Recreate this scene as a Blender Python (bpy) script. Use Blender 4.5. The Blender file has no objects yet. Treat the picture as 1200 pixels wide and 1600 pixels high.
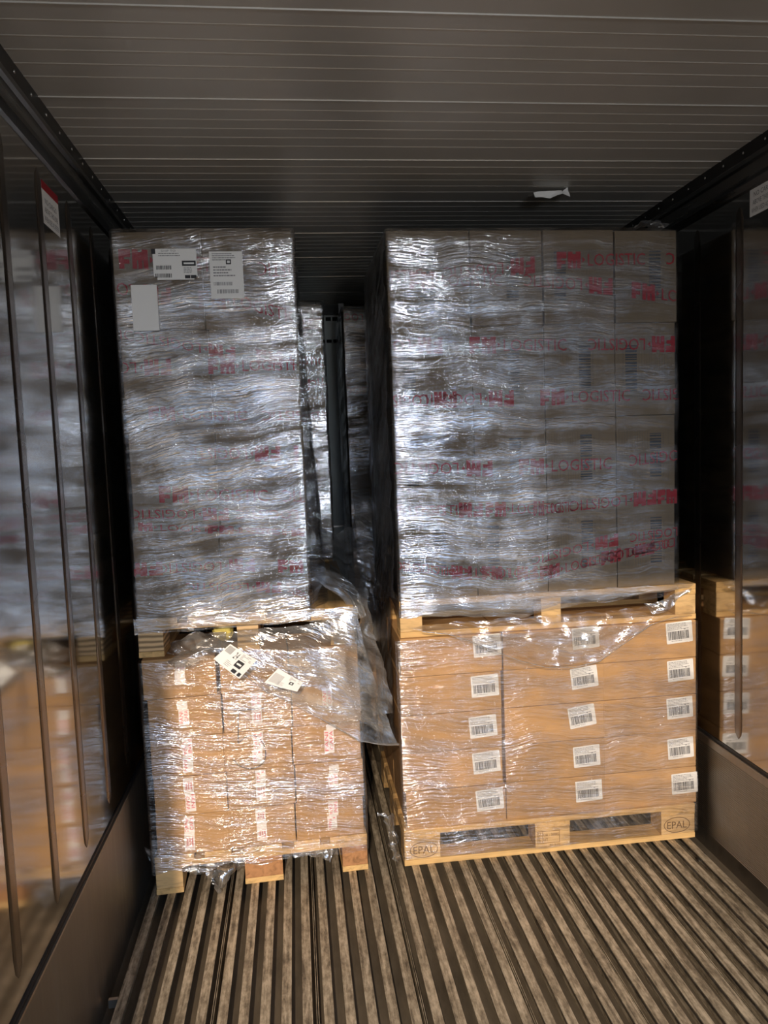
import bpy, bmesh, math, random
from mathutils import Vector, Matrix, noise
random.seed(7)
S = bpy.context.scene
COL = S.collection

# ------------------------------------------------------------------ camera
cam = bpy.data.objects.new('camera', bpy.data.cameras.new('camera')); COL.objects.link(cam)
CAM_H, YAW, PITCH, ROLL, FPX = 1.644, 0.11344, 0.086868, -0.03791, 1197.0
fwd = Vector((math.sin(YAW)*math.cos(PITCH), math.cos(YAW)*math.cos(PITCH), -math.sin(PITCH)))
r0 = Vector((math.cos(YAW), -math.sin(YAW), 0)); u0 = r0.cross(fwd)
cr, sr = math.cos(ROLL), math.sin(ROLL)
rt = cr*r0 + sr*u0; up = -sr*r0 + cr*u0
cam.matrix_world = Matrix(((rt.x, up.x, -fwd.x, 0), (rt.y, up.y, -fwd.y, 0), (rt.z, up.z, -fwd.z, CAM_H), (0, 0, 0, 1)))
cam.data.sensor_fit = 'VERTICAL'; cam.data.sensor_height = 24.0; cam.data.lens = 24.0*FPX/1600.0
cam.data.clip_start = 0.02
S.camera = cam

# ------------------------------------------------------------------ world, lamps, exposure
SKY, GROUND = 2.0, .55
LAMP_W, LAMP_LOC = 1060.0, (-0.907, -6.0, 4.85)
S.view_settings.view_transform = 'Standard'; S.view_settings.look = 'None'
S.view_settings.exposure = 0.0; S.view_settings.gamma = 1.0
S.view_settings.use_curve_mapping = False
w = bpy.data.worlds.new('daylight'); S.world = w; w.use_nodes = True
nt = w.node_tree; nt.nodes.clear()
tc = nt.nodes.new('ShaderNodeTexCoord'); sx = nt.nodes.new('ShaderNodeSeparateXYZ')
nt.links.new(tc.outputs['Generated'], sx.inputs[0])
cramp = nt.nodes.new('ShaderNodeValToRGB'); nt.links.new(sx.outputs['Z'], cramp.inputs[0])
cramp.color_ramp.elements[0].position = 0.0; cramp.color_ramp.elements[0].color = (.32*GROUND/SKY, .27*GROUND/SKY, .22*GROUND/SKY, 1)
cramp.color_ramp.elements[1].position = 0.03; cramp.color_ramp.elements[1].color = (.50, .67, .93, 1)
e = cramp.color_ramp.elements.new(0.5); e.color = (.44, .64, .98, 1)
bgn = nt.nodes.new('ShaderNodeBackground'); bgn.inputs[1].default_value = SKY
out = nt.nodes.new('ShaderNodeOutputWorld')
nt.links.new(cramp.outputs[0], bgn.inputs[0]); nt.links.new(bgn.outputs[0], out.inputs[0])

def area(name, loc, target, sx_, sy_, power, col, shape='RECTANGLE'):
    l = bpy.data.lights.new(name, 'AREA'); l.shape = shape; l.size = sx_
    if shape in ('RECTANGLE', 'ELLIPSE'): l.size_y = sy_
    l.energy = power; l.color = col
    o = bpy.data.objects.new(name, l); COL.objects.link(o); o.location = loc
    o.rotation_euler = (Vector(target)-Vector(loc)).to_track_quat('-Z', 'Y').to_euler()
    return o
# the yard flood lamp behind the open doors: the roof edge cuts its beam
area('yard_flood_lamp', LAMP_LOC, (0.5, 2.8, 0.5), .10, .10, LAMP_W, (1.0, .80, .58), 'DISK')

# added cool fill outside, unseen: brightens the upper loads, gives their film glints
area('upper_load_fill', (0.75, -3.2, 1.75), (0.4, 2.8, 1.6), .9, .25, 55.0, (.90, .95, 1.0))
S.cycles.max_bounces = 10; S.cycles.transparent_max_bounces = 24
S.cycles.glossy_bounces = 8; S.cycles.diffuse_bounces = 4
S.cycles.sample_clamp_indirect = 4.0
S.cycles.caustics_reflective = True; S.cycles.caustics_refractive = False

# ------------------------------------------------------------------ dimensions (metres)
XL, XR, H, KICK = -.666, 1.615, 2.63, .419
Y0, Y1 = -.8, 5.45
PH = .144
REDZ = .0

# ------------------------------------------------------------------ materials
class N:
    def __init__(s, name):
        s.m = bpy.data.materials.new(name); s.m.use_nodes = True
        s.t = s.m.node_tree; s.t.nodes.clear(); s.out = s.t.nodes.new('ShaderNodeOutputMaterial')
    def n(s, kind, **kw):
        nd = s.t.nodes.new('ShaderNode'+kind)
        for k, v in kw.items(): setattr(nd, k, v)
        return nd
    def l(s, a, b): s.t.links.new(a, b)
    def math(s, op, a, b=None, clamp=False):
        m = s.n('Math', operation=op, use_clamp=clamp)
        for i, v in enumerate((a, b)):
            if v is None: continue
            if isinstance(v, (int, float)): m.inputs[i].default_value = v
            else: s.l(v, m.inputs[i])
        return m.outputs[0]
    def coords(s, scale, kind='Object', rot=(0, 0, 0)):
        tc = s.n('TexCoord'); mp = s.n('Mapping'); mp.inputs['Scale'].default_value = scale
        mp.inputs['Rotation'].default_value = rot
        s.l(tc.outputs[kind], mp.inputs[0]); return mp.outputs[0]
    def noise(s, vec, scale=1, detail=3, rough=.5, dist=0):
        nd = s.n('TexNoise'); nd.inputs['Scale'].default_value = scale; nd.inputs['Detail'].default_value = detail
        nd.inputs['Roughness'].default_value = rough; nd.inputs['Distortion'].default_value = dist
        s.l(vec, nd.inputs['Vector']); return nd.outputs['Fac']
    def ramp(s, fac, stops):
        r = s.n('ValToRGB'); s.l(fac, r.inputs[0]); els = r.color_ramp.elements
        while len(els) < len(stops): els.new(.5)
        for e_, (p, c) in zip(els, stops):
            e_.position = p; e_.color = (c[0], c[1], c[2], 1) if isinstance(c, (tuple, list)) else (c, c, c, 1)
        return r.outputs[0]
    def bump(s, hgt, strength, dist):
        b = s.n('Bump'); b.inputs['Strength'].default_value = strength; b.inputs['Distance'].default_value = dist
        s.l(hgt, b.inputs['Height']); return b.outputs[0]
    def bsdf(s, **kw):
        p = s.n('BsdfPrincipled'); s.l(p.outputs[0], s.out.inputs[0])
        for k, v in kw.items():
            k = k.replace('_', ' ')
            if isinstance(v, (int, float)): p.inputs[k].default_value = v
            elif isinstance(v, tuple): p.inputs[k].default_value = (*v, 1)
            else: s.l(v, p.inputs[k])
        return p

def plain(name, col, rough=.6, metal=0.0, spec=.4):
    k = N(name); k.bsdf(Base_Color=col, Roughness=rough, Metallic=metal, Specular_IOR_Level=spec); return k.m

def cardboard(name, base, var=.12, rough=.8):
    k = N(name); oi = k.n('ObjectInfo')
    v = k.coords((1, 1, 1))
    f1 = k.noise(v, 6, 4); f2 = k.noise(k.coords((3, 3, 160)), 1, 2)
    mx = k.math('ADD', k.math('MULTIPLY', f1, .6), k.math('MULTIPLY', f2, .4))
    mx = k.math('ADD', mx, k.math('MULTIPLY', k.math('SUBTRACT', oi.outputs['Random'], .5), .35))
    lo = tuple(c*(1-var) for c in base); hi = tuple(min(1, c*(1+var)) for c in base)
    c = k.ramp(mx, [(.25, lo), (.75, hi)])
    k.bsdf(Base_Color=c, Roughness=rough, Normal=k.bump(f2, .15, .002), Specular_IOR_Level=.25); return k.m

def wood(name, scale, base=(.62, .40, .17), stripes=False):
    k = N(name); v = k.coords(scale)
    f = k.noise(v, 1, 5, .6, .6); g = k.noise(k.coords((4, 4, 4)), 2, 2)
    mx = k.math('ADD', k.math('MULTIPLY', f, .75), k.math('MULTIPLY', g, .25))
    if stripes:
        wv = k.n('TexWave', bands_direction='Z'); wv.inputs['Scale'].default_value = 16; wv.inputs['Distortion'].default_value = 3.0
        wv.inputs['Detail'].default_value = 3
        k.l(k.coords((.35, .35, 1)), wv.inputs['Vector'])
        mx = k.math('ADD', k.math('MULTIPLY', mx, .45), k.math('MULTIPLY', wv.outputs['Fac'], .5))
    d = tuple(c*.45 for c in base); l_ = tuple(min(1, c*1.25) for c in base)
    c = k.ramp(mx, [(.28, d), (.5, base), (.72, l_)])
    k.bsdf(Base_Color=c, Roughness=.75, Normal=k.bump(f, .3, .002), Specular_IOR_Level=.25); return k.m

def film(name, gloss=.16, milky=.05, rough=.13, bump=.9, tilt=.12, tint=(.97, .97, .97), su=5.0, sv=95.0, dens=.5, bd=.0045, clear=None):
    """clear stretch film: see-through, glossy, with fine running wrinkles; UVs are in metres"""
    k = N(name)
    tcn = k.n('TexCoord'); sp = k.n('SeparateXYZ'); k.l(tcn.outputs['UV'], sp.inputs[0])
    U, V = sp.outputs['X'], sp.outputs['Y']
    cb0 = k.n('CombineXYZ'); k.l(U, cb0.inputs[0]); k.l(V, cb0.inputs[1])
    warp = k.noise(cb0.outputs[0], 3.0, 2)
    warp2 = k.noise(cb0.outputs[0], 11.0, 2)
    Vw = k.math('ADD', k.math('ADD', V, k.math('MULTIPLY', U, tilt)), k.math('MULTIPLY', warp, .10))
    Vw = k.math('ADD', Vw, k.math('MULTIPLY', warp2, .016))
    def field(su_, sv_, det):
        cb = k.n('CombineXYZ'); k.l(k.math('MULTIPLY', U, su_), cb.inputs[0]); k.l(k.math('MULTIPLY', Vw, sv_), cb.inputs[1])
        return k.noise(cb.outputs[0], 1.0, det, .55)
    a = field(su, sv, 3); b = field(su*3.2, sv*1.9, 2); c = field(su*.5, sv*.28, 2)
    hgt = k.math('ADD', k.math('MULTIPLY', a, 1.0), k.math('ADD', k.math('MULTIPLY', b, .35), k.math('MULTIPLY', c, 1.0)))
    nrm = k.bump(hgt, bump, bd)
    patch = k.noise(cb0.outputs[0], 4.5, 4, .6)
    band = field(.8, 14, 3)
    den = k.math('MULTIPLY', k.math('ADD', k.math('MULTIPLY', patch, .6), k.math('MULTIPLY', band, .6)), 1.0)
    den = k.math('MAXIMUM', k.math('MULTIPLY', k.math('SUBTRACT', den, .60-.80/(2+7*dens)), 2+7*dens), .12)
    den = k.math('MINIMUM', k.math('MULTIPLY', den, 1.0), 2.2)
    if clear:  # lowers the film's sheen, standing in for the dark right wall it mirrors
        mr = k.n('MapRange'); mr.inputs['From Min'].default_value = clear[0]; mr.inputs['From Max'].default_value = clear[1]
        mr.inputs['To Min'].default_value = 1.0; mr.inputs['To Max'].default_value = clear[2]; k.l(U, mr.inputs['Value'])
        m2_ = k.n('MapRange'); m2_.inputs['From Min'].default_value = clear[3]; m2_.inputs['From Max'].default_value = clear[3]+.03
        k.l(U, m2_.inputs['Value'])
        den = k.math('MULTIPLY', den, k.math('MAXIMUM', mr.outputs[0], m2_.outputs[0]))
    lw = k.n('LayerWeight'); lw.inputs['Blend'].default_value = .25; k.l(nrm, lw.inputs['Normal'])
    g = k.math('ADD', k.math('MULTIPLY', den, gloss), k.math('MULTIPLY', lw.outputs['Fresnel'], .18), clamp=True)
    tr = k.n('BsdfTransparent'); tr.inputs[0].default_value = (*tint, 1)
    gl = k.n('BsdfGlossy'); gl.inputs['Roughness'].default_value = rough; gl.inputs[0].default_value = (.95, .96, 1, 1); k.l(nrm, gl.inputs['Normal'])
    df = k.n('BsdfDiffuse'); df.inputs[0].default_value = (.80, .80, .80, 1); k.l(nrm, df.inputs['Normal'])
    m1 = k.n('MixShader'); k.l(k.math('MULTIPLY', den, milky, clamp=True), m1.inputs[0]); k.l(tr.outputs[0], m1.inputs[1]); k.l(df.outputs[0], m1.inputs[2])
    m2 = k.n('MixShader'); k.l(g, m2.inputs[0]); k.l(m1.outputs[0], m2.inputs[1]); k.l(gl.outputs[0], m2.inputs[2])
    k.l(m2.outputs[0], k.out.inputs[0]); return k.m

def steel(name, base, rough, streak=(1, 1, 60), bstr=.04, wob=.25):
    k = N(name); f = k.noise(k.coords(streak), 1, 3)
    g = k.noise(k.coords((1.3, 1.3, 1.3)), 1, 3)
    wv = k.noise(k.coords((1, 5, 5)), 1, 2)
    r = k.ramp(k.math('ADD', k.math('MULTIPLY', f, .5), k.math('MULTIPLY', g, .5)), [(.3, rough*.75), (.7, rough*1.3)])
    h_ = k.math('ADD', k.math('MULTIPLY', f, .05), k.math('MULTIPLY', wv, wob))
    c = k.ramp(g, [(.3, tuple(x*.85 for x in base)), (.7, base)])
    k.bsdf(Base_Color=c, Metallic=1.0, Roughness=r, Normal=k.bump(h_, bstr, .05)); return k.m

def rail_metal(name):
    k = N(name)
    f = k.noise(k.coords((70, 4, 70)), 1, 5, .6, .5); g = k.noise(k.coords((55, 20, 55)), 1, 6, .72)
    sp = k.noise(k.coords((60, 40, 60)), 1, 2)
    mx = k.math('ADD', k.math('MULTIPLY', f, .5), k.math('MULTIPLY', g, .5))
    c = k.ramp(mx, [(.38, (.13, .105, .078)), (.48, (.32, .27, .20)), (.61, (.62, .54, .42))])
    r = k.ramp(g, [(.3, .62), (.7, .38)])
    k.bsdf(Base_Color=c, Metallic=.45, Roughness=r, Normal=k.bump(mx, .35, .002), Specular_IOR_Level=.4); return k.m

def pan_metal(name):
    k = N(name)
    g = k.noise(k.coords((12, 3, 12)), 1, 5, .65); s_ = k.noise(k.coords((45, 45, 45)), 1, 2)
    c = k.ramp(g, [(.3, (.07, .058, .043)), (.7, (.17, .14, .105))])
    k.bsdf(Base_Color=c, Metallic=.4, Roughness=.6, Normal=k.bump(g, .2, .002)); return k.m

M_KRAFT = cardboard('cardboard_tan', (.44, .262, .12))
M_KRAFT_L = cardboard('cardboard_orange_tan', (.46, .275, .125))
M_GREY = cardboard('cardboard_pale_brown', (.20, .15, .098))
M_WX = wood('pine_along_x', (2.5, 30, 60)); M_WY = wood('pine_along_y', (30, 2.5, 60))
M_BLK = wood('pine_block', (8, 25, 45), (.60, .40, .19)); M_BLKS = wood('laminated_block', (8, 8, 40), (.52, .36, .2), True)
M_BLKR = wood('chipboard_block', (40, 40, 40), (.40, .20, .09))
M_DARKW = wood('dark_pine', (2.5, 30, 60), (.42, .29, .15))
M_INK = plain('black_ink', (.025, .025, .03), .6)
M_GINK = plain('grey_ink', (.22, .22, .23), .6)
M_BINK = plain('brown_box_ink', (.13, .105, .08), .8)
M_BINK2 = plain('dark_box_ink', (.05, .055, .065), .8)
M_BRAND = plain('burnt_brand', (.16, .085, .03), .9)
M_PAPER = plain('white_paper', (.80, .80, .79), .55)
M_PAPER2 = plain('white_tape_paper', (.78, .74, .71), .45)
M_RED = plain('red_ink', (.32, .012, .022), .5); M_RED2 = plain('red_label_ink', (.70, .045, .06), .5)
M_PINK = plain('pale_red_ink', (.66, .30, .30), .5)
M_BLACKRAIL = plain('black_rail', (.012, .012, .013), .38, .2)
M_COVE = steel('cove_metal', (.20, .20, .20), .30)
M_WALL = steel('wall_stainless', (.50, .485, .465), .09, (1, 1.5, 1.5), .04, .2)
M_RIB = steel('rib_stainless', (.26, .225, .20), .26, (1, 1, 3), .03, .2)
M_KICK = steel('kick_plate', (.30, .275, .245), .42, (2, 50, 2), .05, .1)
M_RAIL = rail_metal('worn_rail'); M_PAN = pan_metal('floor_pan')
M_BULK = plain('bulkhead_grey', (.72, .78, .78), .5)
M_DKSLOT = plain('dark_slot', (.01, .01, .012), .8)
M_YEL = plain('yellow_cloth', (.62, .52, .14), .8)
M_RIVET = plain('rivet', (.6, .6, .6), .3, 1.0)
M_TAPE = film('clear_tape', .05, .04, .25, .2)

def ceiling_mat():
    k = N('ceiling_panel'); g = k.noise(k.coords((2, 2, 2)), 1, 3); f = k.noise(k.coords((3, 70, 1)), 1, 3)
    wv = k.noise(k.coords((5, 1.5, 1)), 1, 2)
    c = k.ramp(g, [(.3, (.46, .45, .42)), (.7, (.54, .525, .50))])
    k.bsdf(Base_Color=c, Metallic=.35, Roughness=.38, Specular_IOR_Level=.4, Normal=k.bump(k.math('ADD', k.math('MULTIPLY', f, .1), k.math('MULTIPLY', wv, .5)), .12, .02)); return k.m
M_CEIL = ceiling_mat()

# ------------------------------------------------------------------ mesh helpers
def link(name, me, mats, parent=None, loc=None, rz=None):
    for m in (mats if isinstance(mats, (list, tuple)) else [mats]): me.materials.append(m)
    o = bpy.data.objects.new(name, me); COL.objects.link(o)
    if parent is not None: o.parent = parent
    if loc is not None: o.location = loc
    if rz is not None: o.rotation_euler = (0, 0, rz)
    return o
def tag(o, label=None, cat=None, group=None, kind=None):
    if label: o['label'] = label
    if cat: o['category'] = cat
    if group: o['group'] = group
    if kind: o['kind'] = kind
    return o
def empty(name, loc, rz=0):
    o = bpy.data.objects.new(name, None); COL.objects.link(o); o.empty_display_size = .05
    o.location = loc; o.rotation_euler = (0, 0, rz); return o
def box_bm(bm, x0, x1, y0, y1, z0, z1):
    vs = [bm.verts.new(p) for p in ((x0, y0, z0), (x1, y0, z0), (x1, y1, z0), (x0, y1, z0), (x0, y0, z1), (x1, y0, z1), (x1, y1, z1), (x0, y1, z1))]
    for f in ((3, 2, 1, 0), (4, 5, 6, 7), (0, 1, 5, 4), (1, 2, 6, 5), (2, 3, 7, 6), (3, 0, 4, 7)): bm.faces.new([vs[i] for i in f])
def bm_mesh(bm, name, bevel=0, seg=2, smooth=False):
    if bevel: bmesh.ops.bevel(bm, geom=list(bm.edges), offset=bevel, segments=seg, affect='EDGES', profile=.6)
    me = bpy.data.meshes.new(name); bm.normal_update(); bm.to_mesh(me); bm.free()
    if smooth:
        for p in me.polygons: p.use_smooth = True
    return me
def box_mesh(name, x0, x1, y0, y1, z0, z1, bevel=.002):
    bm = bmesh.new(); box_bm(bm, x0, x1, y0, y1, z0, z1); return bm_mesh(bm, name, bevel)

_txt = {}
def glyphs(s, res=2):
    """outline of a word as flat triangles, normalised to a unit box"""
    if s in _txt: return _txt[s]
    c = bpy.data.curves.new('t', 'FONT'); c.body = s; c.resolution_u = res; c.size = 1
    o = bpy.data.objects.new('t', c); COL.objects.link(o)
    me = bpy.data.meshes.new_from_object(o.evaluated_get(bpy.context.evaluated_depsgraph_get()))
    vs = [(v.co.x, v.co.y) for v in me.vertices]; fs = [tuple(p.vertices) for p in me.polygons]
    bpy.data.objects.remove(o); bpy.data.curves.remove(c); bpy.data.meshes.remove(me)
    x0 = min(v[0] for v in vs); x1 = max(v[0] for v in vs); y0 = min(v[1] for v in vs); y1 = max(v[1] for v in vs)
    vs = [((x-x0)/(x1-x0), (y-y0)/(y1-y0)) for x, y in vs]
    _txt[s] = (vs, fs, (x1-x0)/(y1-y0)); return _txt[s]

class G:
    """flat print: polygons in (x, z), stacked a hair apart by layer"""
    def __init__(s): s.v = []; s.f = []; s.mi = []
    def poly(s, pts, mi=0, lay=0):
        b = len(s.v); s.v += [(x, z, lay) for x, z in pts]; s.f.append(tuple(range(b, b+len(pts)))); s.mi.append(mi)
    def rect(s, x0, z0, x1, z1, mi=0, lay=0): s.poly([(x0, z0), (x1, z0), (x1, z1), (x0, z1)], mi, lay)
    def frame(s, x0, z0, x1, z1, t, mi=0, lay=0):
        s.rect(x0, z0, x1, z0+t, mi, lay); s.rect(x0, z1-t, x1, z1, mi, lay); s.rect(x0, z0+t, x0+t, z1-t, mi, lay); s.rect(x1-t, z0+t, x1, z1-t, mi, lay)
    def text(s, t, x0, z0, x1, z1, mi=0, lay=0, turn=0):
        vs, fs, _ = glyphs(t); b = len(s.v)
        for (a, c) in vs:
            if turn == 90: a, c = 1-c, a
            elif turn == -90: a, c = c, 1-a
            elif turn == 180: a, c = 1-a, 1-c
            s.v.append((x0+a*(x1-x0), z0+c*(z1-z0), lay))
        for f in fs: s.f.append(tuple(b+i for i in f)); s.mi.append(mi)
    def build(s, name, mats, parent=None, fn=None, off=.0006, lay=.0004, loc=None, rz=None, keep=None):
        fn = fn or (lambda x, z, d: (x, -d, z))
        vs = [fn(x, z, off+l_*lay) for x, z, l_ in s.v]
        fs, mi = s.f, s.mi
        if keep:
            q = [(f, m) for f, m in zip(fs, mi) if keep(sum(s.v[i][0] for i in f)/len(f))]
            fs = [a for a, _ in q]; mi = [b for _, b in q]
        me = bpy.data.meshes.new(name); me.from_pydata(vs, [], fs)
        for p, m in zip(me.polygons, mi): p.material_index = m
        me.update(); return link(name, me, mats, parent, loc, rz)

def build_with_bars(g, name, mats, parent, sub, subname='barcode', **kw):
    """a print whose polygons of material `sub` become a sub-part of their own"""
    h_ = G(); h_.v = g.v; h_.f = [f for f, m in zip(g.f, g.mi) if m == sub]; h_.mi = [0]*len(h_.f)
    k = [(f, m) for f, m in zip(g.f, g.mi) if m != sub]; g.f = [f for f, _ in k]; g.mi = [m for _, m in k]
    o = g.build(name, mats, parent, **kw); kw.pop('loc', None); kw.pop('rz', None)
    h_.build(subname, mats[sub], o, **kw); return o
def barcode(g, x0, z0, x1, z1, mi, seed, vertical=True, lay=1, lo=.0010, hi=.0034):
    r = random.Random(seed); a = x0 if vertical else z0; end = x1 if vertical else z1
    while a < end:
        t = min(r.uniform(lo, hi), end-a)
        if vertical: g.rect(a, z0, a+t, z1, mi, lay)
        else: g.rect(x0, a, x1, a+t, mi, lay)
        a += t + r.uniform(lo*.8, hi*.8)
def textlines(g, x0, z0, x1, z1, n, mi, seed, lay=1):
    r = random.Random(seed); h = (z1-z0)/n
    for i in range(n):
        zt = z1-(i+.25)*h; x = x0; lim = x0+(x1-x0)*r.uniform(.5, 1)
        while x < lim:
            L = r.uniform(.003, .011); g.rect(x, zt-h*.42, min(x+L, lim), zt, mi, lay); x += L+.0018

# ------------------------------------------------------------------ the container
def struct(o): o['kind'] = 'structure'; return o
# floor: ribbed T-bar deck, one continuous extrusion
bm = bmesh.new()
box_bm(bm, XL, XR, Y0, Y1, -.075, -.052)
me = bm_mesh(bm, 'floor'); floor = struct(link('floor', me, M_PAN))
bm = bmesh.new(); PITCH_R = .0619; k0 = -9
for k in range(-9, 27):
    c = -.038+k*PITCH_R
    if c > XR-.045: break
    wv = .0145
    box_bm(bm, c-wv, c+wv, Y0, Y1, -.0045, 0)
    box_bm(bm, c-.003, c+.003, Y0, Y1, -.052, -.0045)
    if (k+9) % 5 == 4:
        box_bm(bm, c+.0255, c+.0275, Y0, Y1, -.052, -.018); box_bm(bm, c+.031, c+.033, Y0, Y1, -.052, -.018)
o = struct(link('floor_rail_deck', bm_mesh(bm, 'floor_rail_deck'), M_RAIL)); o.parent = floor
bm = bmesh.new()
box_bm(bm, -.640, -.612, 2.28, 2.292, -.03, -.004); box_bm(bm, 1.50, 1.53, 2.72, 2.735, -.03, -.002)
link('floor_drain_clip', bm_mesh(bm, 'c'), M_RIVET, floor)['kind'] = 'structure'

# ceiling: panels .453 m long with raised cross ribs
prof = []; y = Y0
offs = [0, .069, .138, .202, .269, .338]
y = 1.824-.453*6
while y < Y1:
    for i, q in enumerate(offs):
        a = y+q
        if a < Y0 or a > Y1-.02: continue
        hh = .0028 if i == 0 else .0012
        prof += [(a-.0025, H), (a-.001, H-hh), (a+.001, H-hh), (a+.004, H+.0008), (a+.008, H)]
    y += .453
prof = [(Y0, H)]+prof+[(Y1, H)]
vs = []; fs = []
for (a, z) in prof: vs += [(XL, a, z), (XR, a, z)]
for i in range(len(prof)-1): fs.append((2*i, 2*i+1, 2*i+3, 2*i+2))
b = len(vs); vs += [(XL, Y0, H+.06), (XR, Y0, H+.06), (XR, Y1, H+.06), (XL, Y1, H+.06)]; fs.append((b, b+3, b+2, b+1)); fs.append((0, 1, b+1, b))
me = bpy.data.meshes.new('ceiling'); me.from_pydata(vs, [], fs); me.update(); struct(link('ceiling', me, M_CEIL))

def bead(bm, side, yc, z0, z1, hw=.024, hgt=.003):
    """a pressed vertical bead with pointed ends; side=+1 faces +x"""
    X = XL if side > 0 else XR
    secs = [(z0, .15, 0.0), (z0+.018, .8, .7), (z0+.05, 1, 1)]
    for q in range(1, 12): secs.append((z0+.05+(z1-z0-.1)*q/12, 1, 1))
    secs += [(z1-.05, 1, 1), (z1-.018, .8, .7), (z1, .15, 0.0)]
    rows = []
    for z, ws, hs in secs:
        row = []
        for t in (-1, -.78, -.5, 0, .5, .78, 1):
            h_ = (1 if abs(t) < .8 else 0)*hgt*hs
            row.append(bm.verts.new((X+side*(h_+.0003), yc+t*hw*ws, z)))
        rows.append(row)
    for a, b_ in zip(rows, rows[1:]):
        for i in range(6):
            f = (a[i], a[i+1], b_[i+1], b_[i])
            bm.faces.new(f if side > 0 else f[::-1])
for side, nm, ys in ((1, 'wall_left', [1.99+.283*k for k in range(-9, 12)]), (-1, 'wall_right', [2.64+.29*k for k in range(-11, 10)])):
    X = XL if side > 0 else XR
    bm = bmesh.new(); box_bm(bm, min(X, X-side*.05), max(X, X-side*.05), Y0, Y1, -.075, H+.06)
    wl = struct(link(nm, bm_mesh(bm, nm), M_WALL))
    bm = bmesh.new()
    for yc in ys:
        if Y0+.05 < yc < Y1-.05: bead(bm, side, yc, .489, 2.44)
    link('pressed_bead', bm_mesh(bm, 'b', smooth=True), M_RIB, wl)['kind'] = 'structure'
    # kick plate with lengthwise fine ribs
    nmb = 'baseboard_left' if side > 0 else 'baseboard_right'
    prof = [(0.0, -.052), (.012, -.052)]
    z = .02; prof += [(.012, .0), (.012, .02)]
    nr = 46
    if side < 0:
        for i in range(nr):
            za = .02+(KICK-.03-.02)*i/nr; dz = (KICK-.05)/nr
            prof += [(.012, za), (.0085, za+dz*.35), (.012, za+dz*.7)]
    prof += [(.012, KICK-.004), (.010, KICK), (.0, KICK)]
    vs = []; fs = []
    for (d, z) in prof: vs += [(X+side*d, Y0, z), (X+side*d, Y1, z)]
    for i in range(len(prof)-1):
        f = (2*i, 2*i+1, 2*i+3, 2*i+2); fs.append(f if side > 0 else f[::-1])
    me = bpy.data.meshes.new(nmb); me.from_pydata(vs, [], fs); me.update(); struct(link(nmb, me, M_KICK))
    bm = bmesh.new()                                        # dark sealing groove over the plate
    a, c = sorted((X, X+side*.004)); box_bm(bm, a, c, Y0, Y1, KICK+.0005, KICK+.012)
    struct(link('trim_1' if side > 0 else 'trim_2', bm_mesh(bm, 'g'), M_BLACKRAIL))
    # cove and riveted rail in the top corner
    prof = [(0.0, 2.475), (.008, 2.482), (.018, 2.500), (.020, 2.512), (.012, 2.520), (.010, 2.56), (.020, 2.566), (.022, 2.578), (.018, 2.584)]
    vs = []; fs = []
    for (d, z) in prof: vs += [(X+side*d, Y0, z), (X+side*d, Y1, z)]
    for i in range(len(prof)-1):
        f = (2*i, 2*i+1, 2*i+3, 2*i+2); fs.append(f if side > 0 else f[::-1])
    me = bpy.data.meshes.new('cove'); me.from_pydata(vs, [], fs); me.update()
    struct(link('trim_3' if side > 0 else 'trim_4', me, M_COVE))
    bm = bmesh.new(); a, c = sorted((X, X+side*.018)); box_bm(bm, a, c, Y0, Y1, 2.584, H)
    cr_ = struct(link('trim_5' if side > 0 else 'trim_6', bm_mesh(bm, 'r'), M_BLACKRAIL))
    bm = bmesh.new(); yy = .09
    while yy < Y1:
        m4 = Matrix.Translation((X+side*.018, yy, 2.607)) @ Matrix.Scale(.5, 4, (1, 0, 0))
        bmesh.ops.create_uvsphere(bm, u_segments=8, v_segments=6, radius=.0045, matrix=m4); yy += .125
    link('rivet_row', bm_mesh(bm, 'rv', smooth=True), M_RIVET, cr_)['kind'] = 'structure'

# front bulkhead with air grille
bm = bmesh.new(); box_bm(bm, XL, XR, Y1, Y1+.05, -.075, H+.06)
bulk = struct(link('wall_front', bm_mesh(bm, 'wf'), M_BULK))
bm = bmesh.new()
for i in range(-14, 26):
    x = .262+i*.047
    if XL+.02 < x < XR-.06:
        box_bm(bm, x, x+.036, Y1-.006, Y1-.0005, 2.522, 2.548); box_bm(bm, x, x+.036, Y1-.006, Y1-.0005, 2.372, 2.394)
link('air_slot', bm_mesh(bm, 'sl'), M_DKSLOT, bulk)['kind'] = 'structure'
bm = bmesh.new(); box_bm(bm, XL, XR, Y1-.02, Y1, 2.562, H)
link('air_duct_lip', bm_mesh(bm, 'lip'), M_BLACKRAIL, bulk)['kind'] = 'structure'
bm = bmesh.new(); box_bm(bm, .365, .368, Y1-.003, Y1-.0005, .3, 2.36); box_bm(bm, -.2, .40, Y1-.004, Y1-.0005, 1.075, 1.084)
link('panel_joint', bm_mesh(bm, 'pj'), M_RIVET, bulk)['kind'] = 'structure'
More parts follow.
